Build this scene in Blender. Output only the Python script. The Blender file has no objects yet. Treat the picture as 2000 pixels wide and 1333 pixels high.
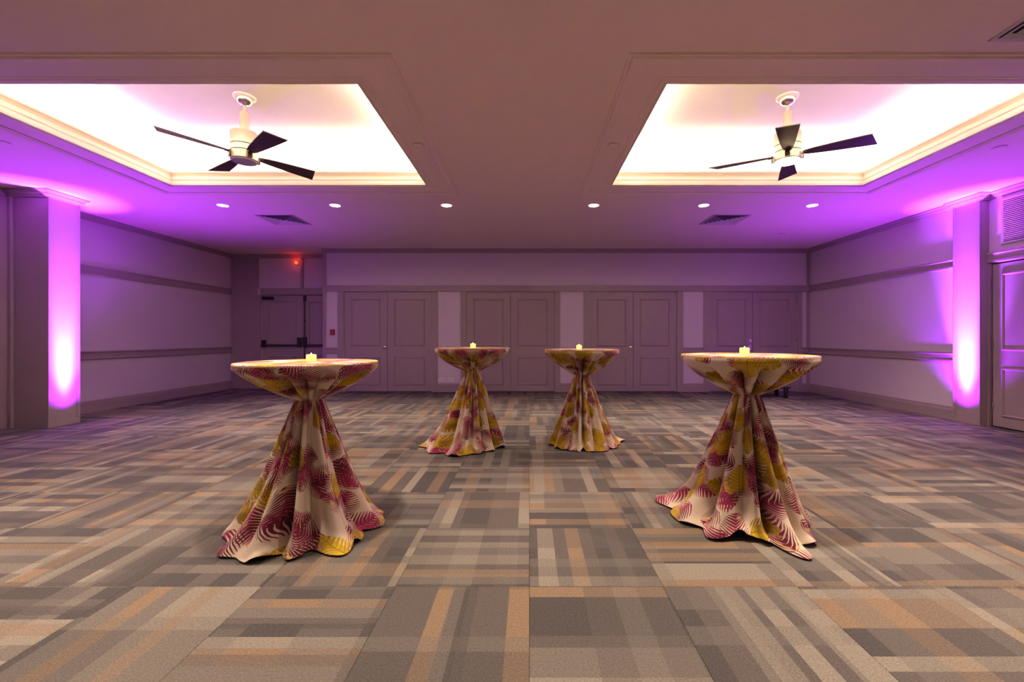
import bpy, math, random
from mathutils import Vector, Matrix
random.seed(7)
C = bpy.context.scene.collection
PI = math.pi
R = math.radians

# ---------------------------------------------------------------- camera, light, exposure
F, H = 854.0, 1.135                     # focal length in px (2000 px frame), eye height
cam = bpy.data.cameras.new('camera'); camo = bpy.data.objects.new('camera', cam); C.objects.link(camo)
camo.location = (0, 0, H); camo.rotation_euler = (PI/2, 0, 0)
cam.sensor_width = 36; cam.lens = 36*F/2000; cam.shift_x = -34/2000; cam.shift_y = -6.5/2000
cam.clip_start = 0.05
bpy.context.scene.camera = camo
w = bpy.data.worlds.new('world'); bpy.context.scene.world = w; w.use_nodes = True
w.node_tree.nodes['Background'].inputs[0].default_value = (.02, .016, .02, 1)
w.node_tree.nodes['Background'].inputs[1].default_value = 0.3
vs = bpy.context.scene.view_settings
vs.view_transform = 'Standard'; vs.look = 'None'; vs.gamma = 1; vs.use_curve_mapping = False
vs.exposure = 1.15

WARM = (1.0, .80, .60); COVE = (1.0, .80, .60); PURPLE = (.37, .020, 1.0); BEAM = (.36, .06, 1.0)
DOWN_ROWS = ((6.12, 112, 'behind the trays'), (2.27, 150, 'before the trays'), (-.45, 150, 'added out of view, farthest from the exit doors'))  # last row is an unseen addition that lights the table fronts
COVE_W, UP_BEAM, UP_WASH = 28, 2000, 270

def lamp(name, kind, loc, energy, col, rot=(0, 0, 0), **kw):
    l = bpy.data.lights.new(name, kind); l.energy = energy; l.color = col
    for k, v in kw.items(): setattr(l, k, v)
    o = bpy.data.objects.new(name, l); C.objects.link(o); o.location = loc; o.rotation_euler = rot
    return o

# purple up-lights at the foot of the two columns
for ux, uy, sg in ((-5.85, 5.675, -1), (5.615, 5.80, 1)):
    lamp('uplight_beam', 'SPOT', (ux, uy, .06), UP_BEAM, BEAM, (PI, R(9)*sg, 0), spot_size=R(36), spot_blend=1.0, shadow_soft_size=.05)
    lamp('uplight_core', 'SPOT', (ux, uy, .06), 5200, BEAM, (PI, R(9)*sg, 0), spot_size=R(19), spot_blend=1.0, shadow_soft_size=.05)
    lamp('uplight_wash', 'SPOT', (ux, uy, .06), UP_WASH, PURPLE, (PI, R(-8)*sg, 0), spot_size=R(108), spot_blend=1.0, shadow_soft_size=.05)

# room numbers
CEIL = 2.99; TRAYZ = 3.46
YB = 9.14; YALC = 9.76; XL = -6.65; XR = 5.85; YF = -3.2
TRAYS = ((-4.35, -1.25, 3.19, 5.31), (1.00, 4.05, 3.19, 5.31))
DOWN_X = (-4.29, -2.72, -1.16, .90, 2.44, 3.96)

# ---------------------------------------------------------------- materials
def nmat(name):
    m = bpy.data.materials.new(name); m.use_nodes = True
    nt = m.node_tree; b = nt.nodes['Principled BSDF']
    return m, nt, b
class NT:
    def __init__(s, nt): s.t = nt
    def n(s, typ, **kw):
        x = s.t.nodes.new(typ)
        for k, v in kw.items(): setattr(x, k, v)
        return x
    def set(s, sock, v):
        if isinstance(v, bpy.types.NodeSocket): s.t.links.new(v, sock)
        else: sock.default_value = v
    def m(s, op, a, b=None, c=None, clamp=False):
        x = s.n('ShaderNodeMath', operation=op, use_clamp=clamp)
        s.set(x.inputs[0], a)
        if b is not None: s.set(x.inputs[1], b)
        if c is not None: s.set(x.inputs[2], c)
        return x.outputs[0]
    def v(s, op, a, b=None):
        x = s.n('ShaderNodeVectorMath', operation=op); s.set(x.inputs[0], a)
        if b is not None:
            s.set(x.inputs[3 if op == 'SCALE' else 1], b)
        return x.outputs[0]
    def mix(s, f, a, b):
        x = s.n('ShaderNodeMix', data_type='RGBA'); s.set(x.inputs[0], f); s.set(x.inputs[6], a); s.set(x.inputs[7], b)
        return x.outputs[2]
    def sep(s, v):
        x = s.n('ShaderNodeSeparateXYZ'); s.set(x.inputs[0], v); return x.outputs
    def comb(s, a, b, c=0.0):
        x = s.n('ShaderNodeCombineXYZ'); s.set(x.inputs[0], a); s.set(x.inputs[1], b); s.set(x.inputs[2], c); return x.outputs[0]
    def noise(s, vec, scale, detail=2.0):
        x = s.n('ShaderNodeTexNoise'); s.set(x.inputs['Vector'], vec); x.inputs['Scale'].default_value = scale; x.inputs['Detail'].default_value = detail
        return x.outputs['Fac']
    def bump(s, h, strength, dist):
        x = s.n('ShaderNodeBump'); x.inputs['Strength'].default_value = strength; x.inputs['Distance'].default_value = dist
        s.set(x.inputs['Height'], h); return x.outputs[0]
def c4(c): return (c[0], c[1], c[2], 1)

def plain(name, col, rough=.6, metal=0, var=.06, nscale=6.0, bump=0.0, bscale=300.0, emit=None, es=0.0):
    m, nt, b = nmat(name); g = NT(nt)
    pos = g.n('ShaderNodeNewGeometry').outputs['Position']
    f = g.noise(pos, nscale, 3)
    lo = tuple(x*(1-var) for x in col); hi = tuple(min(1, x*(1+var)) for x in col)
    g.set(b.inputs['Base Color'], g.mix(f, c4(lo), c4(hi)))
    b.inputs['Roughness'].default_value = rough; b.inputs['Metallic'].default_value = metal
    if bump: g.set(b.inputs['Normal'], g.bump(g.noise(pos, bscale, 2), bump, .002))
    if emit:
        b.inputs['Emission Color'].default_value = c4(emit); b.inputs['Emission Strength'].default_value = es
    return m

M = {}
M['ceiling'] = plain('ceiling_paint', (.75, .58, .57), .75, var=.02)
M['tray'] = plain('tray_paint', (.82, .78, .74), .7, var=.02)
M['paper'] = plain('wallpaper', (.58, .49, .545), .75, var=.03, nscale=40, bump=.15, bscale=180)
M['trim'] = plain('taupe_trim_paint', (.32, .245, .25), .45, var=.04)
M['door'] = plain('door_paint', (.325, .25, .255), .42, var=.04)
M['cream'] = plain('cream_trim_paint', (.58, .50, .42), .5, var=.02)
M['black'] = plain('black_metal', (.012, .011, .012), .4, var=.2)
M['dark'] = plain('louvre_shade', (.006, .005, .006), .9)  # near-black for sheets that paint in the shade behind louvres
M['chrome'] = plain('brushed_metal', (.55, .52, .50), .25, metal=1)
M['white'] = plain('white_enamel', (.75, .70, .66), .35, var=.02)
M['vent'] = plain('vent_enamel', (.50, .45, .43), .5, var=.03)
M['red'] = plain('red_plastic', (.38, .012, .02), .4)
M['walnut'] = plain('dark_walnut_blade', (.045, .022, .018), .4, var=.35, nscale=14)
M['fanbody'] = plain('satin_cream_metal', (.62, .52, .42), .35, metal=.3, var=.02)
M['lens_off'] = plain('frosted_lens', (.45, .42, .45), .15)
M['lens_on'] = plain('lit_fan_lens', (.9, .8, .6), .4, emit=(1, .72, .38), es=16)
M['downlens'] = plain('lit_downlight_lens', (.9, .9, .85), .4, emit=(1, .88, .74), es=30)
M['wax'] = plain('glowing_wax', (.75, .55, .18), .5, emit=(1, .66, .14), es=.75)
M['flame'] = plain('candle_flame', (.9, .8, .4), .5, emit=(1, .75, .3), es=9)
M['redlamp'] = plain('red_lamp', (.6, .05, .01), .4, emit=(1, .16, .02), es=.55)
M['table'] = plain('table_laminate', (.25, .2, .16), .5)
M['rubber'] = plain('black_rubber', (.01, .01, .011), .7)
M['floorbase'] = plain('floor_screed', (.03, .028, .028), .9)

def carpet_material():
    m, nt, b = nmat('carpet_tile_weave'); g = NT(nt)
    T = .61
    pos = g.n('ShaderNodeNewGeometry').outputs['Position']
    x, y, z = g.sep(pos)
    px = g.m('DIVIDE', x, T); py = g.m('DIVIDE', g.m('SUBTRACT', y, 1.994), T)
    ix = g.m('FLOOR', px); iy = g.m('FLOOR', py)
    fx = g.m('SUBTRACT', px, ix); fy = g.m('SUBTRACT', py, iy)
    par = g.m('FLOORED_MODULO', g.m('ADD', ix, iy), 2.0)          # quarter-turned tiles
    def sw(a, bb): return g.m('ADD', g.m('MULTIPLY', a, g.m('SUBTRACT', 1.0, par)), g.m('MULTIPLY', bb, par))
    u = sw(fx, fy); v = sw(fy, fx)
    wn = g.n('ShaderNodeTexWhiteNoise', noise_dimensions='2D'); g.set(wn.inputs['Vector'], g.comb(ix, iy))
    hs = g.sep(wn.outputs['Color'])
    def strip(coord, n, seed):
        vo = g.n('ShaderNodeTexVoronoi', voronoi_dimensions='1D'); vo.inputs['Scale'].default_value = 1; vo.inputs['Randomness'].default_value = .85
        g.set(vo.inputs['W'], g.m('ADD', g.m('MULTIPLY', coord, n), g.m('MULTIPLY', seed, 971.0)))
        return g.sep(vo.outputs['Color'])
    A = strip(u, 7.6, hs[0]); B = strip(v, 5.6, hs[1]); D = strip(u, 9.0, hs[2])
    pal = [(0.0, (.070, .062, .062)), (.27, (.098, .084, .079)), (.52, (.205, .142, .096)), (.66, (.145, .127, .113)), (.82, (.215, .188, .158))]
    def ramp(fac):
        r = g.n('ShaderNodeValToRGB'); r.color_ramp.interpolation = 'CONSTANT'
        els = r.color_ramp.elements
        els[0].position = 0; els[0].color = c4(pal[0][1]); els[1].position = pal[1][0]; els[1].color = c4(pal[1][1])
        for p_, c_ in pal[2:]:
            e = els.new(p_); e.color = c4(c_)
        g.set(r.inputs[0], fac); return r.outputs[0]
    base = ramp(A[0])
    cross = ramp(B[1])
    thin = g.m('GREATER_THAN', D[2], .86)
    col = g.mix(g.m('MULTIPLY', g.m('GREATER_THAN', B[0], .25), .46), base, cross)
    col = g.mix(g.m('MULTIPLY', thin, .55), col, ramp(D[0]))
    # tufts: fine speckle and ribs along the pile direction
    sp = g.noise(pos, 300, 2); sp2 = g.noise(pos, 110, 2)
    k = g.m('ADD', -.25, g.m('ADD', g.m('MULTIPLY', sp, 1.8), g.m('MULTIPLY', sp2, .75)))
    rib = g.m('SINE', g.m('MULTIPLY', u, 2*PI*90))
    k = g.m('MULTIPLY', k, g.m('ADD', 1.0, g.m('MULTIPLY', rib, .07)))
    col = g.v('SCALE', col, k)
    g.set(b.inputs['Base Color'], col)
    b.inputs['Roughness'].default_value = .95; b.inputs['Specular IOR Level'].default_value = .15
    g.set(b.inputs['Normal'], g.bump(g.m('ADD', sp, g.m('MULTIPLY', rib, .15)), .5, .004))
    return m
M['carpet'] = carpet_material()

def cloth_material():
    m, nt, b = nmat('palm_leaf_print_fabric'); g = NT(nt)
    uv = g.n('ShaderNodeUVMap').outputs[0]
    wob = g.n('ShaderNodeTexNoise'); g.set(wob.inputs['Vector'], uv); wob.inputs['Scale'].default_value = 9
    uvw = g.v('ADD', uv, g.v('SCALE', g.v('SUBTRACT', wob.outputs['Color'], (.5, .5, .5)), .03))
    def cell(size, off, rnd):
        p = g.v('ADD', g.v('SCALE', uvw, 1/size), off)
        vo = g.n('ShaderNodeTexVoronoi', voronoi_dimensions='2D'); vo.inputs['Scale'].default_value = 1; vo.inputs['Randomness'].default_value = rnd
        g.set(vo.inputs['Vector'], p)
        h = g.sep(vo.outputs['Color'])
        loc = g.v('SUBTRACT', p, vo.outputs['Position'])
        ro = g.n('ShaderNodeVectorRotate', rotation_type='Z_AXIS'); g.set(ro.inputs['Vector'], loc); g.set(ro.inputs['Angle'], g.m('MULTIPLY', h[0], 2*PI))
        a, bb, _ = g.sep(ro.outputs[0])
        return a, bb, h
    def frond(size, off, rnd, keep):
        a, bb, h = cell(size, off, rnd)
        bb = g.m('ADD', bb, g.m('MULTIPLY', g.m('MULTIPLY', a, a), g.m('MULTIPLY', g.m('SUBTRACT', h[1], .5), 1.3)))
        ab = g.m('ABSOLUTE', bb)
        an = g.m('DIVIDE', a, .52)
        wid = g.m('MULTIPLY', .34, g.m('SQRT', g.m('MAXIMUM', g.m('SUBTRACT', 1.0, g.m('MULTIPLY', an, an)), 0.0)))
        rel = g.m('DIVIDE', ab, g.m('MAXIMUM', wid, .001))
        s = g.m('FRACT', g.m('MULTIPLY', g.m('SUBTRACT', a, g.m('MULTIPLY', ab, g.m('ADD', .7, g.m('MULTIPLY', ab, 1.6)))), 12.0))
        th = g.m('SUBTRACT', .95, g.m('MULTIPLY', rel, .70))
        k = g.m('MULTIPLY', g.m('LESS_THAN', rel, 1.0), g.m('LESS_THAN', s, th))
        return g.m('MULTIPLY', k, g.m('LESS_THAN', h[2], keep)), rel, h
    def monstera(size, off, rnd, keep):
        a, bb, h = cell(size, off, rnd)
        ab = g.m('ABSOLUTE', bb)
        an = g.m('DIVIDE', g.m('ADD', a, g.m('MULTIPLY', ab, .25)), .40)
        wid = g.m('MULTIPLY', .37, g.m('SQRT', g.m('MAXIMUM', g.m('SUBTRACT', 1.0, g.m('MULTIPLY', an, an)), 0.0)))
        rel = g.m('DIVIDE', ab, g.m('MAXIMUM', wid, .001))
        s = g.m('FRACT', g.m('MULTIPLY', g.m('SUBTRACT', a, g.m('MULTIPLY', ab, .6)), 11.0))
        slit = g.m('MULTIPLY', g.m('LESS_THAN', s, .24), g.m('GREATER_THAN', rel, .50))
        k = g.m('MULTIPLY', g.m('LESS_THAN', rel, 1.0), g.m('SUBTRACT', 1.0, slit))
        vein = g.m('MAXIMUM', g.m('MULTIPLY', g.m('LESS_THAN', g.m('ABSOLUTE', g.m('SUBTRACT', s, .6)), .08), g.m('LESS_THAN', rel, .92)), g.m('LESS_THAN', ab, .012))
        return g.m('MULTIPLY', k, g.m('LESS_THAN', h[2], keep)), vein, h
    n1 = g.noise(uv, 22, 3); n2 = g.noise(uv, 8, 2)
    base = g.mix(n1, c4((.60, .47, .36)), c4((.68, .55, .43)))
    wine = g.mix(g.m('MULTIPLY', g.m('SUBTRACT', n2, .40), 4.0, clamp=True), c4((.13, .008, .028)), c4((.34, .018, .085)))
    wine2 = g.mix(g.m('MULTIPLY', g.m('SUBTRACT', n1, .56), 9.0, clamp=True), wine, c4((.62, .36, .10)))
    gold = g.mix(g.m('MULTIPLY', g.m('SUBTRACT', n2, .36), 4.0, clamp=True), c4((.26, .14, .008)), c4((.58, .37, .012)))
    k1, r1, h1 = frond(.20, (3.3, 7.1, 0), .75, .97)
    k2, r2, h2 = frond(.225, (11.7, 2.4, 0), .8, .85)
    k3, ve, h3 = monstera(.205, (5.9, 17.2, 0), .8, .66)
    col = g.mix(k1, base, wine2)
    col = g.mix(k2, col, wine)
    leaf = g.mix(g.m('MULTIPLY', ve, .75), gold, c4((.20, .10, .01)))
    col = g.mix(k3, col, leaf)
    g.set(b.inputs['Base Color'], col)
    b.inputs['Roughness'].default_value = .8; b.inputs['Specular IOR Level'].default_value = .25
    b.inputs['Sheen Weight'].default_value = .15
    g.set(b.inputs['Normal'], g.bump(g.noise(uv, 700, 2), .15, .001))
    return m
M['cloth'] = cloth_material()

# ---------------------------------------------------------------- mesh helpers
class MB:
    def __init__(s): s.v = []; s.f = []
    def add(s, vs_, fs_):
        o = len(s.v); s.v += [tuple(p) for p in vs_]; s.f += [tuple(i+o for i in q) for q in fs_]; return s
    def box(s, x0, x1, y0, y1, z0, z1):
        vs_ = [(x, y, z) for z in (z0, z1) for y in (y0, y1) for x in (x0, x1)]
        return s.add(vs_, [(0, 2, 3, 1), (4, 5, 7, 6), (0, 1, 5, 4), (2, 6, 7, 3), (0, 4, 6, 2), (1, 3, 7, 5)])
    def lathe(s, prof, n=32, c=(0, 0, 0), caps=True):
        vs_ = []; fs_ = []
        for r, z in prof:
            for k in range(n):
                a = 2*PI*k/n; vs_.append((c[0]+r*math.cos(a), c[1]+r*math.sin(a), c[2]+z))
        for i in range(len(prof)-1):
            for k in range(n):
                k2 = (k+1) % n; fs_.append((i*n+k, i*n+k2, (i+1)*n+k2, (i+1)*n+k))
        if caps:
            fs_.append(tuple(range(n-1, -1, -1))); fs_.append(tuple((len(prof)-1)*n+k for k in range(n)))
        return s.add(vs_, fs_)
    def sweep(s, prof, p0, p1, out, up=(0, 0, 1)):
        """closed profile (out, up) swept from p0 to p1"""
        p0, p1, out, up = Vector(p0), Vector(p1), Vector(out), Vector(up); n = len(prof)
        vs_ = [p+out*a+up*b for p in (p0, p1) for a, b in prof]
        fs_ = [(k, (k+1) % n, n+(k+1) % n, n+k) for k in range(n)]
        fs_ += [tuple(range(n-1, -1, -1)), tuple(range(n, 2*n))]
        return s.add(vs_, fs_)
    def ring(s, x0, x1, y0, y1, prof, fn):
        """closed profile (outward offset, height) mitred round a rectangle; fn maps (a, b, height) to 3D"""
        n = len(prof); vs_ = []; fs_ = []
        for sx, sy in ((0, 0), (1, 0), (1, 1), (0, 1)):
            for o, h in prof:
                vs_.append(fn((x1+o) if sx else (x0-o), (y1+o) if sy else (y0-o), h))
        for c in range(4):
            d = (c+1) % 4
            for k in range(n):
                k2 = (k+1) % n; fs_.append((c*n+k, c*n+k2, d*n+k2, d*n+k))
        return s.add(vs_, fs_)
    def obj(s, name, mat, parent=None, smooth=False, loc=(0, 0, 0), rz=0.0, fix=True):
        me = bpy.data.meshes.new(name); me.from_pydata(s.v, [], s.f)
        if fix:
            import bmesh
            bm = bmesh.new(); bm.from_mesh(me); bmesh.ops.recalc_face_normals(bm, faces=bm.faces); bm.to_mesh(me); bm.free()
        me.materials.append(M[mat] if isinstance(mat, str) else mat)
        if smooth:
            for p in me.polygons: p.use_smooth = True
            try: me.set_sharp_from_angle(angle=R(40))
            except Exception: pass
        o = bpy.data.objects.new(name, me); C.objects.link(o); o.parent = parent
        o.location = loc; o.rotation_euler = (0, 0, rz)
        return o
def empty(name, loc=(0, 0, 0), rz=0.0, parent=None):
    o = bpy.data.objects.new(name, None); C.objects.link(o); o.location = loc; o.rotation_euler = (0, 0, rz); o.parent = parent
    o.empty_display_size = .1
    return o
def tag(o, label=None, cat=None, group=None, kind=None):
    if label: o['label'] = label
    if cat: o['category'] = cat
    if group: o['group'] = group
    if kind: o['kind'] = kind
    return o
def copy_tree(o, parent=None):
    c = o.copy(); C.objects.link(c); c.parent = parent
    for ch in list(o.children): copy_tree(ch, c)
    return c
def bevel(o, w_, seg=2):
    md = o.modifiers.new('bevel', 'BEVEL'); md.width = w_; md.segments = seg; md.limit_method = 'ANGLE'
    return o

CROWN = [(0, 0), (0, -.085), (.012, -.085), (.016, -.070), (.030, -.055), (.036, -.035), (.058, -.018), (.060, 0)]
CAPCROWN = [(0, 0), (0, -.090), (.014, -.090), (.020, -.072), (.034, -.060), (.042, -.038), (.066, -.020), (.075, -.012), (.075, 0)]
BASE = [(0, 0), (0, .18), (.008, .18), (.012, .165), (.012, .145), (.020, .135), (.020, 0)]
CHAIR = [(0, 0), (0, .13), (.030, .13), (.034, .115), (.022, .100), (.022, .035), (.030, .025), (.030, .010), (.016, 0)]
BAND = [(0, 0), (0, .13), (.022, .13), (.030, .122), (.030, .105), (.020, .098), (.020, .028), (.028, .020), (.028, 0)]

# ---------------------------------------------------------------- floor: slab + carpet tiles
floor = MB().box(XL-.1, 6.2, YF-.1, YALC+.2, -.12, -.008).obj('floor', 'floorbase'); tag(floor, 'floor laid with striped brown and grey carpet tiles', kind='structure')
T = .61
def tile_mesh(hx0, hx1, hy0, hy1):
    g_, c_ = .0006, .0012
    a0, a1, b0, b1 = hx0+g_, hx1-g_, hy0+g_, hy1-g_
    lo, mid, top = -.008, -c_, 0.0
    vs_ = [(a0, b0, lo), (a1, b0, lo), (a1, b1, lo), (a0, b1, lo), (a0, b0, mid), (a1, b0, mid), (a1, b1, mid), (a0, b1, mid),
           (a0+c_, b0+c_, top), (a1-c_, b0+c_, top), (a1-c_, b1-c_, top), (a0+c_, b1-c_, top)]
    fs_ = [(0, 3, 2, 1), (8, 9, 10, 11)]
    for k in range(4):
        k2 = (k+1) % 4; fs_ += [(k, k2, 4+k2, 4+k), (4+k, 4+k2, 8+k2, 8+k)]
    me = bpy.data.meshes.new('carpet_tile'); me.from_pydata(vs_, [], fs_); me.materials.append(M['carpet']); return me
tile_cache = {}
rest = MB()
def floor_limits(y0, y1):
    """free floor between walls for a tile row"""
    yc = (y0+y1)/2
    x0 = XL if yc > 5.5 else -6.54
    x1 = XR if yc > 5.62 else 5.91
    return x0, x1
for iy in range(-9, 14):
    y0 = 1.994+T*iy; y1 = min(y0+T, YALC)
    if y1 <= YF: continue
    y0c = max(y0, YF)
    for ix in range(-11, 10):
        x0, x1 = ix*T, ix*T+T
        lx0, lx1 = floor_limits(y0, y1)
        if y0 >= YB-.001 and x0 > -4.3: continue
        a0, a1 = max(x0, lx0), min(x1, lx1); yy1 = y1
        if y0 < YB < y1 and x0 >= -4.3: yy1 = YB
        if a1-a0 < .02 or yy1-y0c < .02: continue
        seen = y1 > 1.40 and abs((a0+a1)/2) < y1*1.25+.45
        if seen:
            key = tuple(round(q, 3) for q in (a0-x0, a1-x0, y0c-y0, yy1-y0))
            if key not in tile_cache: tile_cache[key] = tile_mesh(*key)
            o = bpy.data.objects.new('carpet_tile', tile_cache[key]); C.objects.link(o); o.parent = floor; o.location = (x0, y0, 0)
        else:
            rest.add([(a0, y0c, 0), (a1, y0c, 0), (a1, yy1, 0), (a0, yy1, 0)], [(0, 1, 2, 3)])
tag(rest.obj('carpet_field', 'carpet', floor), kind='stuff')

# ---------------------------------------------------------------- ceiling with two lit trays
cb = MB()
def slab(x0, x1, y0, y1): cb.box(x0, x1, y0, y1, CEIL, CEIL+.06)
tx = [(t[0], t[1]) for t in TRAYS]; ty0, ty1 = TRAYS[0][2], TRAYS[0][3]
slab(XL-.1, 6.2, YF-.1, ty0); slab(XL-.1, 6.2, ty1, YALC+.2)
slab(XL-.1, tx[0][0], ty0, ty1); slab(tx[0][1], tx[1][0], ty0, ty1); slab(tx[1][1], 6.2, ty0, ty1)
ceiling = cb.obj('ceiling', 'ceiling'); tag(ceiling, 'flat off-white ceiling with two sunken lit trays', kind='structure')
idm = lambda a, b, h: (a, b, h)
for i, (x0, x1, y0, y1) in enumerate(TRAYS):
    E = .30
    rec = MB()
    rec.box(x0-E-.04, x1+E+.04, y0-E-.04, y1+E+.04, TRAYZ, TRAYZ+.05)
    rec.ring(x0-E, x1+E, y0-E, y1+E, [(0, CEIL+.06), (.04, CEIL+.06), (.04, TRAYZ), (0, TRAYZ)], idm)
    rec.obj('tray_recess', 'tray', ceiling)
    # cove fascia: stepped moulding standing round the opening, hiding the strip lights
    fas = [(0, CEIL-.004), (-.006, CEIL), (-.006, CEIL+.022), (.004, CEIL+.028), (.004, CEIL+.055), (-.004, CEIL+.060), (-.004, CEIL+.072),
           (.008, CEIL+.085), (.012, CEIL+.110), (.004, CEIL+.135), (-.004, CEIL+.150), (-.004, CEIL+.168), (.022, CEIL+.168), (.022, CEIL+.0601), (.024, CEIL-.004)]
    MB().ring(x0, x1, y0, y1, fas, idm).obj('cove_moulding', 'cream', ceiling)
    # flat mouldings framing the opening on the ceiling face
    MB().ring(x0-.0241, x1+.0241, y0-.0241, y1+.0241, [(0, CEIL), (0, CEIL-.010), (.030, CEIL-.010), (.040, CEIL-.004), (.055, CEIL-.004), (.060, CEIL)], idm).obj('inner_frame_moulding', 'ceiling', ceiling)
    MB().ring(x0-.25, x1+.25, y0-.25, y1+.25, [(0, CEIL), (.004, CEIL-.012), (.020, CEIL-.012), (.030, CEIL-.020), (.070, CEIL-.024), (.080, CEIL-.012), (.095, CEIL-.012), (.10, CEIL)], idm).obj('outer_frame_moulding', 'ceiling', ceiling)
    zc = CEIL+.075
    for (lx, ly, sx, sy) in (((x0+x1)/2, y0-.15, x1-x0+.3, .16), ((x0+x1)/2, y1+.15, x1-x0+.3, .16), (x0-.15, (y0+y1)/2, .16, y1-y0+.3), (x1+.15, (y0+y1)/2, .16, y1-y0+.3)):
        lamp('cove_strip_light', 'AREA', (lx, ly, zc), COVE_W*max(sx, sy)/3, COVE, (PI, 0, 0), shape='RECTANGLE', size=sx, size_y=sy)

# ---------------------------------------------------------------- walls
def run(mb, prof, p0, p1, out): mb.sweep(prof, p0, p1, out)
def rails(parent, p0, p1, out, crown=CROWN, band=True):
    (xa, ya), (xb, yb) = p0, p1
    for nm, pr, z in (('baseboard', BASE, 0.0), ('chair_rail', CHAIR, .80), ('picture_rail', BAND, 2.095)) if band else (('baseboard', BASE, 0.0),):
        MB().sweep(pr, (xa, ya, z), (xb, yb, z), out).obj(nm, 'trim', parent)
    MB().sweep(crown, (xa, ya, CEIL), (xb, yb, CEIL), out).obj('crown_moulding', 'trim', parent)

wall_left = MB().box(XL-.1, XL, 5.87, YALC+.1, 0, CEIL).box(XL-.1, -6.54, YF, 5.48, 0, CEIL).obj('wall_left', 'paper')
tag(wall_left, 'pale papered side wall running from the square column to the exit alcove', kind='structure')
rails(wall_left, (XL, 5.87), (XL, YALC), (1, 0, 0))
rails(wall_left, (-6.54, YF), (-6.54, 5.36), (1, 0, 0))
wall_right = MB().box(XR, XR+.3, 5.98, YB+.1, 0, CEIL).box(5.91, 6.21, YF, 4.66, 0, CEIL).box(5.91, 6.21, 4.66, 5.62, 2.09, CEIL).obj('wall_right', 'paper')
tag(wall_right, 'pale papered side wall with taupe rails and a louvred grille', kind='structure')
rails(wall_right, (XR, 5.98), (XR, YB), (-1, 0, 0))
rails(wall_right, (5.91, YF), (5.91, 4.60), (-1, 0, 0))
MB().sweep(CROWN, (5.91, 4.60, CEIL), (5.91, 5.62, CEIL), (-1, 0, 0)).obj('crown_moulding', 'trim', wall_right)
MB().sweep(BAND, (5.91, 4.60, 2.095), (5.91, 5.62, 2.095), (-1, 0, 0)).obj('picture_rail', 'trim', wall_right)
wall_front = MB().box(XL-.1, 6.2, YF-.1, YF, 0, CEIL).obj('wall_front', 'paper'); tag(wall_front, 'plain papered wall closing the room', kind='structure')

# columns carrying the purple light
def column(name, x0, x1, y0, y1, face, label):
    """face: +1 lit face looks to +x, -1 to -x"""
    o = MB().box(x0, x1, y0, y1, 0, CEIL).obj(name, 'trim'); tag(o, label, kind='structure')
    xf = x1 if face > 0 else x0
    d = .012*face
    def fb(a, b, z0, z1, nm, dd=d):
        xa, xb = sorted((xf, xf+dd)); bevel(MB().box(xa, xb, a, b, z0, z1).obj(nm, 'trim', o), .003)
    fb(y0, y0+.035, 0, CEIL-.09, 'corner_strip'); fb(y1-.035, y1, 0, CEIL-.09, 'corner_strip')
    fb(y0+.035, y1-.035, 0, .07, 'plinth')
    fb(y0+.035, y1-.035, .07, CEIL-.09, 'face_panel', .003*face)
    return o
col_l = column('trim_1', XL, -6.04, 5.48, 5.87, 1, 'square column glowing purple beside the long papered wall with rails')
col_r = column('trim_2', 5.80, 6.21, 5.62, 5.98, -1, 'shallow column glowing purple between the papered wall and the louvred door')
# mitred crowns round the columns
def crown_path(pts, parent, prof=CAPCROWN):
    """pts: plan polyline with the room on its right hand side"""
    n = len(prof); vs_ = []; fs_ = []
    P = [Vector(p) for p in pts]
    for i, p in enumerate(P):
        d0 = (P[i]-P[i-1]).normalized() if i > 0 else None; d1 = (P[i+1]-P[i]).normalized() if i < len(P)-1 else None
        n0 = Vector((d0.y, -d0.x)) if d0 else None; n1 = Vector((d1.y, -d1.x)) if d1 else None
        if n0 is None: m_ = n1
        elif n1 is None: m_ = n0
        else: m_ = (n0+n1)/(1+n0.dot(n1))
        for o_, h_ in prof: vs_.append((p.x+m_.x*o_, p.y+m_.y*o_, CEIL+h_))
    for i in range(len(P)-1):
        for k in range(n): fs_.append((i*n+k, i*n+(k+1) % n, (i+1)*n+(k+1) % n, (i+1)*n+k))
    fs_ += [tuple(range(n-1, -1, -1)), tuple((len(P)-1)*n+k for k in range(n))]
    MB().add(vs_, fs_).obj('crown_moulding', 'trim', parent)
crown_path([(-6.54+.0, 5.479), (-6.04, 5.479), (-6.04, 5.871), (-6.60, 5.871)], col_l)
crown_path([(5.86, 5.981), (5.80, 5.981), (5.80, 5.619), (5.905, 5.619)], col_r)
# narrow vertical casing where the left column meets the near wall
bevel(MB().box(-6.54, -6.50, 5.36, 5.479, 0, CEIL-.09).obj('casing', 'trim', wall_left), .006)
bevel(MB().box(-6.50, -6.455, 5.44, 5.479, 0, CEIL-.09).obj('casing', 'trim', wall_left), .006)

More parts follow.
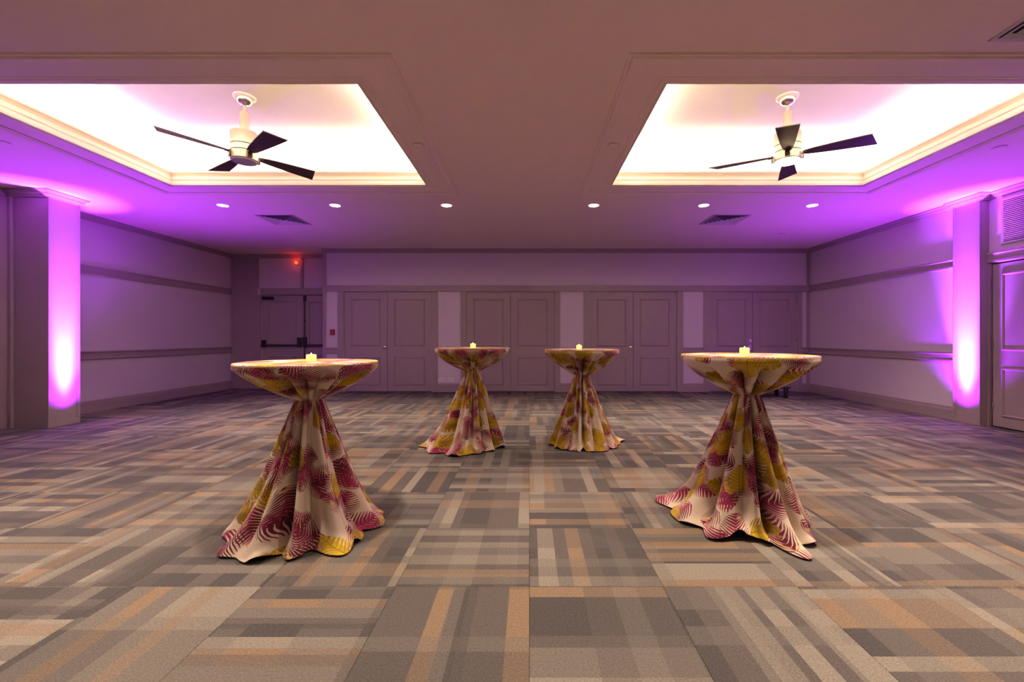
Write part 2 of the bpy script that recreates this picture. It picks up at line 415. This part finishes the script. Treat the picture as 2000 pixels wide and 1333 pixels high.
# ---------------------------------------------------------------- back wall with four pairs of panelled doors
PXB = F/YB
def xb(px): return (px-1034)/PXB
DOORS = [(672, 756, 843), (911, 997, 1083), (1153, 1237, 1322), (1387, 1471, 1557)]
DH = 2.10
bw = MB()
edges = [632]+[e for d in DOORS for e in (d[0], d[2])]+[None]
XBL, XBR = xb(631), XR
prev = XBL
for d in DOORS:
    bw.box(prev, xb(d[0]), YB, YB+.12, 0, CEIL); prev = xb(d[2])
    bw.box(xb(d[0]), xb(d[2]), YB, YB+.12, DH, CEIL)
bw.box(prev, XBR+.05, YB, YB+.12, 0, CEIL)
bw.box(XBL, XBL+.12, YB+.12, YALC+.1, 0, CEIL)
wall_back = bw.obj('wall_back', 'paper'); tag(wall_back, 'pale papered end wall framed by taupe boards between double doors', kind='structure')
def board(x0, x1, z0, z1, nm='stile', d=.022, y=YB, parent=wall_back):
    bevel(MB().box(x0, x1, y-d, y, z0, z1).obj(nm, 'trim', parent), .004)
for a, b in ((631, 637), (660, 671.5), (843.5, 855), (900, 910.5), (1083.5, 1094), (1140, 1152.5), (1322.5, 1334), (1374, 1386.5), (1557.5, 1566), (1575, 1580.3)):
    board(xb(a), xb(b), 0, 2.10)
    if a in (631, 1575): board(xb(a), xb(b), 2.227, CEIL-.085)
board(xb(631), XR, 2.10, 2.227, 'head_rail', .026)
for a, b in ((637, 660), (855, 900), (1094, 1140), (1334, 1374), (1566, 1575)):
    MB().sweep(CHAIR, (xb(a), YB, .80), (xb(b), YB, .80), (0, -1, 0)).obj('chair_rail', 'trim', wall_back)
    MB().sweep(BASE, (xb(a), YB, 0), (xb(b), YB, 0), (0, -1, 0)).obj('baseboard', 'trim', wall_back)
MB().sweep(CROWN, (XBL, YB, CEIL), (XR, YB, CEIL), (0, -1, 0)).obj('crown_moulding', 'trim', wall_back)

PM = [(0, 0), (-.030, 0), (-.032, .004), (-.020, .017), (-.009, .014), (0, .004)]      # panel moulding section
def leaf(parent, wd, ht, panels, thick=.04, knob=None, name='door_leaf'):
    """leaf in local coords: x 0..wd, front face at y=0 looking to -y"""
    lf = bevel(MB().box(.003, wd-.003, 0, thick, .010, ht-.006).obj(name, 'door', parent), .002)
    for (a0, a1, z0, z1) in panels:
        MB().ring(a0, a1, z0, z1, PM, lambda a, b, h: (a, -h, b)).obj('panel_moulding', 'door', lf)
    if knob is not None:
        k = MB()
        k.lathe([(.030, 0), (.030, .006), (.014, .010), (.012, .030), (.026, .042), (.031, .054), (.026, .066), (.008, .070)], 20)
        ob = k.obj('knob', 'chrome', lf, smooth=True); ob.rotation_euler = (PI/2, 0, 0); ob.location = (knob, 0, .93)
    return lf
def std_panels(wd): return [(.14, wd-.14, .955, 1.95), (.14, wd-.14, .14, .74)]
def hinges(lf, x, zs=(.2, 1.05, 1.9)):
    for z in zs: MB().lathe([(.007, 0), (.007, .09)], 10, (x, -.006, z)).obj('hinge', 'trim', lf)
DL = ['panelled double door beside the red alarm box', 'panelled double door, second along from the exit doors',
      'panelled double door with a round metal knob, third along from the exit doors', 'panelled double door with a lever lock in the purple corner']
for i, (a, m_, b) in enumerate(DOORS):
    d = empty('door_%d' % (i+1), (xb(a), YB+.014, 0)); tag(d, DL[i], kind='structure')
    w1, w2 = xb(m_)-xb(a), xb(b)-xb(m_)
    l1 = leaf(d, w1, DH, std_panels(w1), knob=None if i == 3 else w1-.055); hinges(l1, .004)
    l2 = leaf(d, w2, DH, std_panels(w2)); l2.location = (w1, 0, 0); hinges(l2, w2-.004)
    if i == 3:
        lk = MB().box(w1-.085, w1-.03, -.012, 0, 1.04, 1.10).obj('lock_plate', 'chrome', l1)
        lv = MB().box(w1-.075, w1-.035, -.010, 0, .86, .98).box(w1-.15, w1-.045, -.05, -.035, .93, .95).box(w1-.062, w1-.048, -.05, -.01, .933, .947).obj('lever_handle', 'chrome', l1)

# ---------------------------------------------------------------- alcove with the exit doors
def xa(px): return (px-1034)*YALC/F
AX0, AM, AX1 = xa(511), xa(592), XBL-.03
aw = MB()
aw.box(XL, AX0, YALC, YALC+.1, 0, CEIL).box(AX0, AX1, YALC, YALC+.1, 2.09, CEIL).box(AX1, XBL+.1, YALC, YALC+.1, 0, CEIL)
wall_alc = aw.obj('wall_alcove', 'paper'); tag(wall_alc, 'recessed end wall around the dark exit doors', kind='structure')
def ab(x0, x1, z0, z1, nm='stile', d=.022): board(x0, x1, z0, z1, nm, d, YALC, wall_alc)
ab(XL+.02, xa(503), 0, CEIL-.09, 'pilaster', .03)
ab(xa(503), AX0-.004, 0, 2.09, 'casing', .045)
ab(AX0-.004, AX1+.02, 2.09, 2.235, 'head_rail', .045)
ab(xa(503), xa(506), 2.235, CEIL-.09, 'stile'); ab(xa(588), xa(593), 2.235, CEIL-.09, 'mullion', .03)
MB().sweep(CROWN, (XL, YALC, CEIL), (XBL, YALC, CEIL), (0, -1, 0)).obj('crown_moulding', 'trim', wall_alc)
d5 = empty('door_5', (AX0, YALC+.01, 0)); tag(d5, 'dark double exit door with black push bars in the alcove', kind='structure')
w1, w2 = AM-AX0, AX1-AM
def panic(lf, x0, x1, boxes):
    for bx0, bx1, z0, z1 in boxes: bevel(MB().box(bx0, bx1, -.06, 0, z0, z1).obj('latch_case', 'black', lf), .006)
    bevel(MB().box(x0, x1, -.075, -.045, .945, .985).obj('push_bar', 'black', lf), .005)
    
l1 = leaf(d5, w1, 2.085, std_panels(w1)); hinges(l1, .004)
panic(l1, .02, w1-.03, [(.02, .10, .93, 1.08), (w1-.11, w1-.025, .93, 1.14)])
cl = bevel(MB().box(.03, .27, -.06, 0, 1.975, 2.05).obj('door_closer', 'black', l1), .008)
l2 = leaf(d5, w2, 2.085, [(.12, w2-.12, .955, 1.95), (.12, w2-.12, .14, .74)]); l2.location = (w1, 0, 0)
panic(l2, .09, w2-.02, [(.01, .085, .93, 1.15)])
MB().lathe([(.010, .02), (.010, 2.0)], 10, (.045, -.03, 0)).box(.02, .07, -.05, 0, 1.95, 2.07).box(.033, .057, -.04, 0, 1.50, 1.53).obj('vertical_rod', 'black', l2)

# ---------------------------------------------------------------- right hand door and louvred grille
d6 = empty('door_6', (5.93, 5.60, 0), -PI/2); tag(d6, 'panelled door under the louvred grille beside the shallow purple column', kind='structure')
l6 = leaf(d6, .92, 2.075, [(.11, .81, .97, 1.95), (.11, .81, .14, .76)], name='door_leaf'); hinges(l6, .012, (.22, 1.0, 1.78))
MB().box(5.89, 5.93, 5.605, 5.62, 0, 2.09).obj('door_jamb', 'trim', wall_right)
gr = empty('louvre_grille', (5.91, 5.47, 2.30), -PI/2); tag(gr, 'white louvred air grille high on the wall above the panelled door', 'air grille')
GW, GH = .70, .57
MB().ring(.03, GW-.03, .03, GH-.03, [(0, 0), (0, .014), (.024, .018), (.03, .010), (.03, 0)], lambda a, b, h: (a, -h, b)).obj('frame', 'vent', gr)
MB().box(.03, GW-.03, -.0015, 0, .03, GH-.03).obj('backing', 'dark', gr)  # flat sheet, shade behind the slats put into its colour
ns = 22
sl = MB().add([(.03, -.014, -.004), (GW-.03, -.014, -.004), (GW-.03, -.012, -.006), (.03, -.012, -.006), (.03, -.002, .012), (GW-.03, -.002, .012), (GW-.03, -.001, .010), (.03, -.001, .010)],
              [(0, 1, 2, 3), (4, 7, 6, 5), (0, 4, 5, 1), (3, 2, 6, 7), (0, 3, 7, 4), (1, 5, 6, 2)])
first = None
for k in range(ns):
    z = .045+(GH-.09)*k/(ns-1)
    if first is None: first = sl.obj('slat', 'vent', gr); o = first
    else: o = first.copy(); C.objects.link(o); o.parent = gr
    o.location = (0, 0, z)

# ---------------------------------------------------------------- recessed downlights (two rows, plus an added unseen row behind the camera)
def make_down():
    r = empty('recessed_downlight')
    MB().lathe([(.066, -.001), (.070, -.006), (.084, -.006), (.088, -.001), (.088, 0), (.066, 0)], 32, caps=False).obj('trim_ring', 'white', r, smooth=True)
    MB().lathe([(.065, -.004), (.065, -.0015)], 32).obj('lens', 'downlens', r)
    return r
proto = make_down(); n = 0
for y, watts, where in DOWN_ROWS:
    for k, x in enumerate(DOWN_X):
        o = proto if n == 0 else copy_tree(proto); n += 1
        o.location = (x, y, CEIL)
        tag(o, 'round lit downlight in the row %s, %s column' % (where, ('first from the square', 'second from the square', 'third from the square', 'third from the shallow', 'second from the shallow', 'first from the shallow')[k]),
            'downlight', 'recessed downlights in the ceiling')
        lamp('downlight_lamp', 'SPOT', (x, y, CEIL-.02), watts, WARM, (0, 0, 0), spot_size=R(92), spot_blend=.85, shadow_soft_size=.06)

# ---------------------------------------------------------------- square ceiling diffusers
def make_vent():
    r = empty('ceiling_diffuser'); S = .30
    MB().ring(-S+.03, S-.03, -S+.03, S-.03, [(0, 0), (0, -.006), (.026, -.008), (.03, -.003), (.03, 0)], idm).obj('frame', 'vent', r)
    MB().box(-S+.03, S-.03, -S+.03, S-.03, -.0012, -.0002).obj('duct_shade', 'dark', r)  # thin near-black sheet painting the shade inside the vent, no hollow behind
    for k in range(5):
        a = S-.035-k*.05
        # each cone ring is four blades leaning outward as they come down
        for q in range(4):
            b = MB().add([(-a, -a, -.012), (a, -a, -.012), (a-.034, -a+.034, -.002), (-a+.034, -a+.034, -.002),
                          (-a, -a+.0015, -.013), (a, -a+.0015, -.013), (a-.034, -a+.0355, -.003), (-a+.034, -a+.0355, -.003)],
                         [(0, 1, 2, 3), (7, 6, 5, 4), (0, 4, 5, 1), (2, 6, 7, 3), (0, 3, 7, 4), (1, 5, 6, 2)])
            b.obj('louvre_blade', 'vent', r, rz=q*PI/2)
    return r
v0 = make_vent()
for k, (x, y, lab) in enumerate(((-3.86, 6.87, 'square louvred ceiling vent on the side of the square purple column'), (3.06, 6.87, 'square louvred ceiling vent on the side of the shallow purple column'),
                                 (3.16, 2.43, 'square louvred ceiling vent before the tray with the lit fan'))):
    o = v0 if k == 0 else copy_tree(v0); o.location = (x, y, CEIL); tag(o, lab, 'air vent', 'square ceiling vents')

# sprinkler cover plates
sp0 = None
for x, y, lab in ((-1.07, 4.21, 'round sprinkler cover on the moulding edging the tray with the unlit fan'), (.81, 4.21, 'round sprinkler cover on the moulding edging the tray with the lit fan'),
                  (-5.0, 4.15, 'round sprinkler cover between the tray and the square purple column'), (4.58, 4.26, 'round sprinkler cover between the tray and the shallow purple column'),
                  (-1.13, 7.8, 'round sprinkler cover on the plain ceiling before the door beside the wall sockets'), (4.5, 7.8, 'round sprinkler cover on the plain ceiling before the door in the purple corner')):
    if sp0 is None:
        sp0 = empty('sprinkler_cover'); MB().lathe([(.05, 0), (.052, -.006), (.044, -.010), (.0, -.011)], 28, caps=False).obj('plate', 'ceiling', sp0, smooth=True)
        MB().lathe([(.058, 0), (.058, -.003), (.050, -.003)], 28, caps=False).obj('rim', 'vent', sp0); o = sp0
    else: o = copy_tree(sp0)
    o.location = (x, y, CEIL); tag(o, lab, 'sprinkler', 'sprinkler covers')

# ---------------------------------------------------------------- ceiling fans
def fan(x, y, ang, lit, label):
    r = empty('ceiling_fan', (x, y, TRAYZ)); tag(r, label, 'ceiling fan', 'four-bladed ceiling fans')
    z = lambda a: a-TRAYZ
    MB().lathe([(.098, 0), (.098, -.012), (.085, -.022), (.072, -.024)], 36).obj('ceiling_plate', 'white', r, smooth=True)
    MB().lathe([(.070, -.022), (.066, -.050), (.045, -.070), (.022, -.078), (.018, -.085)], 32).obj('canopy', 'chrome', r, smooth=True)
    MB().lathe([(.014, -.08), (.014, z(3.30))], 20).obj('downrod', 'fanbody', r, smooth=True)
    MB().lathe([(.036, z(3.31)), (.040, z(3.30)), (.040, z(3.10))], 28).obj('rod_sleeve', 'fanbody', r, smooth=True)
    body = MB().lathe([(.05, z(3.115)), (.112, z(3.11)), (.120, z(3.10)), (.120, z(2.985)), (.117, z(2.983)), (.117, z(2.977)), (.120, z(2.975)), (.120, z(2.925)),
                       (.117, z(2.923)), (.117, z(2.917)), (.120, z(2.915)), (.120, z(2.845)), (.112, z(2.838))], 40).obj('motor_housing', 'fanbody', r, smooth=True)
    MB().lathe([(.1205, z(2.985)), (.1205, z(2.977))], 40, caps=False).obj('groove', 'black', body)
    MB().lathe([(.1205, z(2.925)), (.1205, z(2.917))], 40, caps=False).obj('groove', 'black', body)
    MB().lathe([(.110, z(2.842)), (.104, z(2.830)), (.06, z(2.824))], 40).obj('light_lens' if lit else 'lens_cap', 'lens_on' if lit else 'lens_off', r, smooth=True)
    for k in range(4):
        b = MB(); L0, L1 = .135, .67; nseg = 8; top = []; bot = []
        vs_ = []; fs_ = []
        for i in range(nseg+1):
            t = i/nseg; xx = L0+(L1-L0)*t
            hw = .030+.060*(t**.65)
            for side in (-1, 1):
                xo = xx+(.030*t if side > 0 else -.030*t)*1.0
                vs_.append((xo, side*hw, -side*hw*.19+.004)); vs_.append((xo, side*hw, -side*hw*.19-.004))
        for i in range(nseg):
            a = i*4; c = a+4
            fs_ += [(a, a+2, c+2, c), (a+1, c+1, c+3, a+3), (a, c, c+1, a+1), (a+2, a+3, c+3, c+2)]
        fs_ += [(0, 1, 3, 2), (nseg*4, nseg*4+2, nseg*4+3, nseg*4+1)]
        bl = b.add(vs_, fs_).obj('blade', 'walnut', r, rz=R(ang+90*k), loc=(0, 0, z(2.90)))
        # bracket: curved arm hugging the housing and holding the blade
        ar = MB().box(.1215, .135, -.022, .022, -.055, .012).box(.12, .165, -.020, .020, -.010, .004).obj('blade_bracket', 'walnut', bl); bevel(ar, .004)
    if lit: lamp('fan_lamp', 'SPOT', (x, y, 2.81), 30, WARM, spot_size=R(140), spot_blend=.8, shadow_soft_size=.1)
    return r
fan(-2.75, 4.22, 53, False, 'dark-bladed ceiling fan with its lamp off, in the lit tray')
fan(2.49, 4.22, 59.5, True, 'dark-bladed ceiling fan with its lamp glowing, in the lit tray')

# ---------------------------------------------------------------- cocktail tables with tied cloths
def smooth(a, b, x):
    t = max(0, min(1, (x-a)/(b-a))); return t*t*(3-2*t)
def periodic(pts, th):
    pts = sorted(pts); n = len(pts); th %= 360
    for i in range(n):
        a0, r0 = pts[i]; a1, r1 = pts[(i+1) % n]
        if i == n-1: a1 += 360
        t_ = th if th >= pts[0][0] else th+360
        if a0 <= t_ <= a1:
            u = (t_-a0)/(a1-a0); u = u*u*(3-2*u); return r0+(r1-r0)*u
    return pts[0][1]
RT = .381
def cocktail(x, y, h, zw, hem, seed, tag_t, tag_c, lifts=(), creases=None, turn=0.0, wob=1.0):
    rnd = random.Random(seed)
    t = empty('cocktail_table', (x, y, 0)); tag(t, tag_t, 'table', 'tall round tables under printed cloths')
    MB().lathe([(RT-.006, h-.030), (RT-.002, h-.026), (RT-.002, h-.008), (RT-.006, h-.004)], 64).obj('table_top', 'table', t, smooth=True)
    MB().lathe([(.038, .03), (.038, h-.032)], 24).obj('pole', 'black', t, smooth=True)
    MB().lathe([(.19, .0), (.19, .012), (.05, .030), (.04, .04)], 40).obj('base', 'black', t, smooth=True)
    NT_, rows = 288, []
    cr = creases or [(rnd.uniform(0, 360), rnd.uniform(.20, .42), rnd.uniform(7, 12)) for _ in range(9)]
    q1, q2, q3 = (rnd.uniform(0, 2*PI) for _ in range(3))
    ws = [(n_, rnd.uniform(0, 2*PI), a_) for n_, a_ in ((5, .5), (8, .8), (11, .7), (15, .45))]
    pl = [(n_, rnd.uniform(0, 2*PI), a_) for n_, a_ in ((13, .6), (19, .6), (27, .4))]
    rip = [(n_, rnd.uniform(0, 2*PI)) for n_ in (7, 12, 17)]
    tw = rnd.uniform(0, 2*PI)
    def wave(th, L): return sum(a_*math.cos(n_*th+p_) for n_, p_, a_ in L)
    def crease(deg, k_=1.0):
        s_ = 0
        for c_, d_, w_ in cr:
            dd = (deg-c_+180) % 360-180; s_ += d_*math.exp(-(dd/(w_*k_))**2)
        return s_
    rw = .074
    spec = []
    for i in range(9): spec.append(('disc', (i+.02)/8.02))
    for i in range(1, 6): spec.append(('rim', i/5))
    for i in range(1, 31): spec.append(('bowl', i/30))
    for i in range(1, 73): spec.append(('skirt', i/72))
    V, UVs = [], []
    for j in range(NT_):
        th = 2*PI*j/NT_; deg = math.degrees(th)
        hr = periodic(hem, deg); lift = 0
        for la, lw, lh in lifts:
            dd = (deg-la+180) % 360-180; lift += lh*math.exp(-(dd/lw)**2)
        c_ = crease(deg); 
        ph = 7*th+1.3*math.sin(2*th+q1)+.8*math.sin(3*th+q2)
        pv = (1-abs(math.sin(ph))**.8)*(.62+.38*math.sin(2*th+q3)*math.sin(3*th+q1)); wv = wave(th, ws)/2.0; pw = wave(th, pl)/1.4
        rp = sum(math.sin(n_*th+p_) for n_, p_ in rip)/3
        col = []; rho = 0; last = None
        for kind, t_ in spec:
            a = th
            if kind == 'disc': r_, z_ = (RT+.001)*t_, h
            elif kind == 'rim':
                f_ = min(1, t_*2)*PI/2
                r_ = RT+.001+.003*math.sin(f_); z_ = h-.004*(1-math.cos(f_))-(max(0, t_-.5)*2)*.024
            elif kind == 'bowl':
                e = smooth(0, .5, t_)
                r_ = rw+(RT+.003-rw)*(1-t_**1.5)
                r_ *= max(.3, 1-(.60*c_+.80*pv)*smooth(.0, .42, t_)*(1-.5*smooth(.75, 1, t_)) + .05*pw*smooth(.25, .8, t_) + .03*wv*smooth(.1, .6, t_)*(1-t_))
                r_ = max(r_, .052)
                z_ = (h-.028)+(zw-(h-.028))*t_ - .010*pw*e*(1-t_)
            else:
                rf = min(hr-.02, .33+.28*(hr-.36)); b0, b1, b2 = (1-t_)**2, 2*t_*(1-t_), t_*t_
                r_ = b0*rw+b1*rf+b2*hr
                z_ = b0*zw+b1*.055+b2*.010
                e = smooth(0, .35, t_)
                r_ += (.042*wob*wv*smooth(.05, .7, t_)*(1-.35*smooth(.85, 1, t_)))*(hr/.42)
                r_ *= 1-.72*c_*(smooth(-.25, .25, t_))*(1-.72*smooth(.6, 1, t_)) - .40*pv*smooth(-.2, .2, t_)*(1-.7*smooth(.3, .95, t_)) + .05*pw*(1-smooth(0, .5, t_))
                z_ += max(0, rp)*.030*smooth(.72, .95, t_) + lift*smooth(.6, 1, t_)
                a = th+.06*math.sin(2*th+tw)*t_
                z_ = max(z_, .006)
                r_ = max(r_, .052)
            p = Vector((r_*math.cos(a), r_*math.sin(a), z_))
            nr = r_ if kind in ('disc', 'rim') else None
            if last is not None:
                lr, lz = last; 
                rho += math.hypot((rb := (RT*t_ if kind == 'disc' else RT if kind == 'rim' else rw+(RT-rw)*(1-t_**1.5) if kind == 'bowl' else (1-t_)**2*rw+2*t_*(1-t_)*.36+t_*t_*hr))-lr, z_-lz); last = (rb, z_)
            else: last = (r_, z_)
            col.append((p, rho))
        V.append(col)
    nr_ = len(spec); verts = [tuple(V[j][i][0]) for j in range(NT_) for i in range(nr_)]
    faces = []; uvs = []
    tu = R(turn)
    def fuv(j, i):
        rho = V[j % NT_][i][1]; a = 2*PI*j/NT_
        if i < 11: return (rho*math.cos(a+tu)+seed*.37, rho*math.sin(a+tu)+seed*.61)
        return (((a-PI/2) % (2*PI) if j != NT_ or True else 0)*.37+seed*.37+tu, rho+seed*.61)
    for j in range(NT_):
        j2 = (j+1) % NT_
        for i in range(nr_-1):
            faces.append((j*nr_+i, j*nr_+i+1, j2*nr_+i+1, j2*nr_+i)); uvs += [fuv(j, i), fuv(j, i+1), fuv(j+1, i+1), fuv(j+1, i)]
    faces.append(tuple(j*nr_ for j in range(NT_))); uvs += [fuv(j, 0) for j in range(NT_)]
    me = bpy.data.meshes.new('tablecloth'); me.from_pydata(verts, [], faces)
    ul = me.uv_layers.new(name='UVMap')
    for k, q in enumerate(uvs): ul.data[k].uv = q
    for p in me.polygons: p.use_smooth = True
    me.materials.append(M['cloth'])
    o = bpy.data.objects.new('tablecloth', me); C.objects.link(o); o.location = (x, y, 0)
    sd = o.modifiers.new('thickness', 'SOLIDIFY'); sd.thickness = .002; sd.offset = 1
    tag(o, tag_c, 'tablecloth', 'leaf-print tablecloths tied at the waist')
    return t

def candle(x, y, z, lab, r=.028, hh=.042):
    k = empty('votive_candle', (x, y, z)); tag(k, lab, 'candle', 'glowing votive candles')
    MB().lathe([(r*.93, 0), (r, .004), (r, hh-.002), (r-.003, hh), (r-.006, hh-.003), (r-.008, hh-.008), (.004, hh-.009)], 32).obj('wax_body', 'wax', k, smooth=True)
    MB().lathe([(.0018, hh-.009), (.004, hh-.003), (.0035, hh+.003), (.0004, hh+.010)], 12).obj('flame', 'flame', k, smooth=True)
    lamp('candle_glow', 'POINT', (x, y, z+hh+.02), .25, (1, .62, .2), shadow_soft_size=.01)

NLP = (-1.308, 2.60, .990); NRP = (1.352, 2.72, 1.027); FLP = (-.59, 4.55, 1.028); FRP = (.547, 4.58, 1.012)
cocktail(*NLP, .77, [(14, .45), (45, .42), (90, .42), (140, .42), (180, .46), (205, .44), (228, .47), (250, .43), (278, .42), (295, .34), (309, .50), (326, .43), (350, .40)], 3,
         'tall round table whose cloth spreads widest, in front of the exit alcove', 'leaf-print cloth with a rippled hem, on the table in front of the exit alcove',
         creases=[(20, .3, 9), (70, .35, 9), (120, .3, 9), (165, .32, 8), (215, .30, 7), (243, .30, 6), (272, .55, 7), (300, .42, 6), (335, .36, 8)])
cocktail(*NRP, .785, [(0, .37), (45, .40), (90, .42), (125, .44), (148, .60), (166, .46), (190, .43), (214, .43), (236, .36), (250, .32), (262, .42), (276, .53), (290, .44), (325, .33)], 8,
         'tall round table with a pointed cloth corner, before the door in the purple corner', 'leaf-print cloth with a sharp trailing corner and raised hem',
         lifts=[(238, 14, .035)], creases=[(15, .3, 9), (60, .3, 9), (110, .3, 9), (160, .28, 8), (205, .22, 8), (262, .75, 5), (287, .45, 6), (318, .35, 7)], turn=40)
cocktail(*FLP, .79, [(0, .34), (60, .40), (120, .42), (155, .50), (173, .58), (195, .49), (212, .48), (232, .42), (254, .46), (275, .38), (300, .30), (331, .31)], 14,
         'slim tall round table in front of the door with wall sockets beside it', 'leaf-print cloth on the slim table nearest the wall sockets', turn=100,
         creases=[(20, .3, 8), (80, .3, 9), (140, .3, 9), (190, .35, 7), (225, .4, 6), (250, .35, 6), (278, .55, 6), (305, .45, 6), (335, .35, 7)])
cocktail(*FRP, .745, [(0, .40), (10, .44), (23, .63), (38, .46), (90, .40), (150, .36), (185, .33), (220, .29), (245, .28), (270, .26), (295, .30), (320, .33), (340, .36)], 21,
         'slim tall round table in front of the door with the round knob', 'leaf-print cloth with a crumpled hem trailing to one side before the knobbed door', turn=200,
         creases=[(25, .3, 8), (75, .3, 9), (135, .3, 9), (185, .3, 7), (222, .4, 6), (248, .4, 6), (268, .55, 6), (300, .45, 6), (335, .35, 7)])
candle(-1.297, 2.60, .9925, 'glowing votive candle on the table in front of the exit alcove')
candle(1.338, 2.72, 1.0295, 'glowing votive candle on the table with the pointed cloth corner')
candle(-.586, 4.55, 1.0305, 'glowing votive candle on the slim table nearest the wall sockets')
candle(.52, 4.58, 1.0145, 'glowing votive candle on the slim table before the knobbed door')

# ---------------------------------------------------------------- small things on the walls
fa = empty('fire_alarm_box', (xb(650), YB, 1.25)); tag(fa, 'small red fire alarm box on the narrow papered panel', 'fire alarm')
bevel(MB().box(-.042, .042, -.045, 0, -.06, .06).obj('case', 'red', fa), .006)
bevel(MB().box(-.028, .028, -.055, -.044, -.012, .012).obj('pull_handle', 'red', fa), .003)
for px, lab in ((862, 'pale double socket plate beside the door edge, low on the papered panel'), (881, 'pale double socket plate in the middle of the low papered panel')):
    so = empty('wall_socket', (xb(px), YB, .262)); tag(so, lab, 'wall socket', 'wall sockets')
    bevel(MB().box(-.058, .058, -.006, 0, -.036, .036).obj('plate', 'white', so), .003)
    for s_ in (-1, 1): bevel(MB().box(s_*.024-.015, s_*.024+.015, -.008, -.0058, -.014, .014).obj('socket', 'vent', so), .002)
rl = empty('indicator_lamp', (xa(580), YALC, CEIL-.185)); tag(rl, 'small glowing red lamp above the exit doors', 'lamp')
MB().lathe([(.055, 0), (.055, .012), (.045, .02)], 24).obj('mount', 'vent', rl, smooth=True).rotation_euler = (PI/2, 0, 0)
MB().lathe([(.040, .018), (.038, .04), (.022, .055), (.0, .058)], 24, caps=False).obj('red_globe', 'redlamp', rl, smooth=True).rotation_euler = (PI/2, 0, 0)
lamp('indicator_glow', 'POINT', (xa(580), YALC-.09, CEIL-.17), .35, (1, .03, .01), shadow_soft_size=.03)

# low wheeled dolly in the far corner
dl = empty('wheeled_dolly', (4.45, 8.36, 0)); tag(dl, 'low black wheeled dolly in the dark corner behind the table', 'dolly')
bevel(MB().box(-.36, .42, -.22, .22, .185, .215).obj('deck', 'black', dl), .01)
for cx in (-.29, .36):
    for cy in (-.16, .16):
        cs = MB().box(cx-.028, cx-.022, cy-.03, cy+.03, .05, .17).box(cx+.022, cx+.028, cy-.03, cy+.03, .05, .17).box(cx-.03, cx+.03, cy-.035, cy+.035, .168, .1849).obj('caster_fork', 'black', dl)
        wh = MB().lathe([(.045, -.016), (.058, -.012), (.058, .012), (.045, .016)], 24).obj('wheel', 'rubber', cs, smooth=True)
        wh.rotation_euler = (0, PI/2, 0); wh.location = (cx, cy, .058)
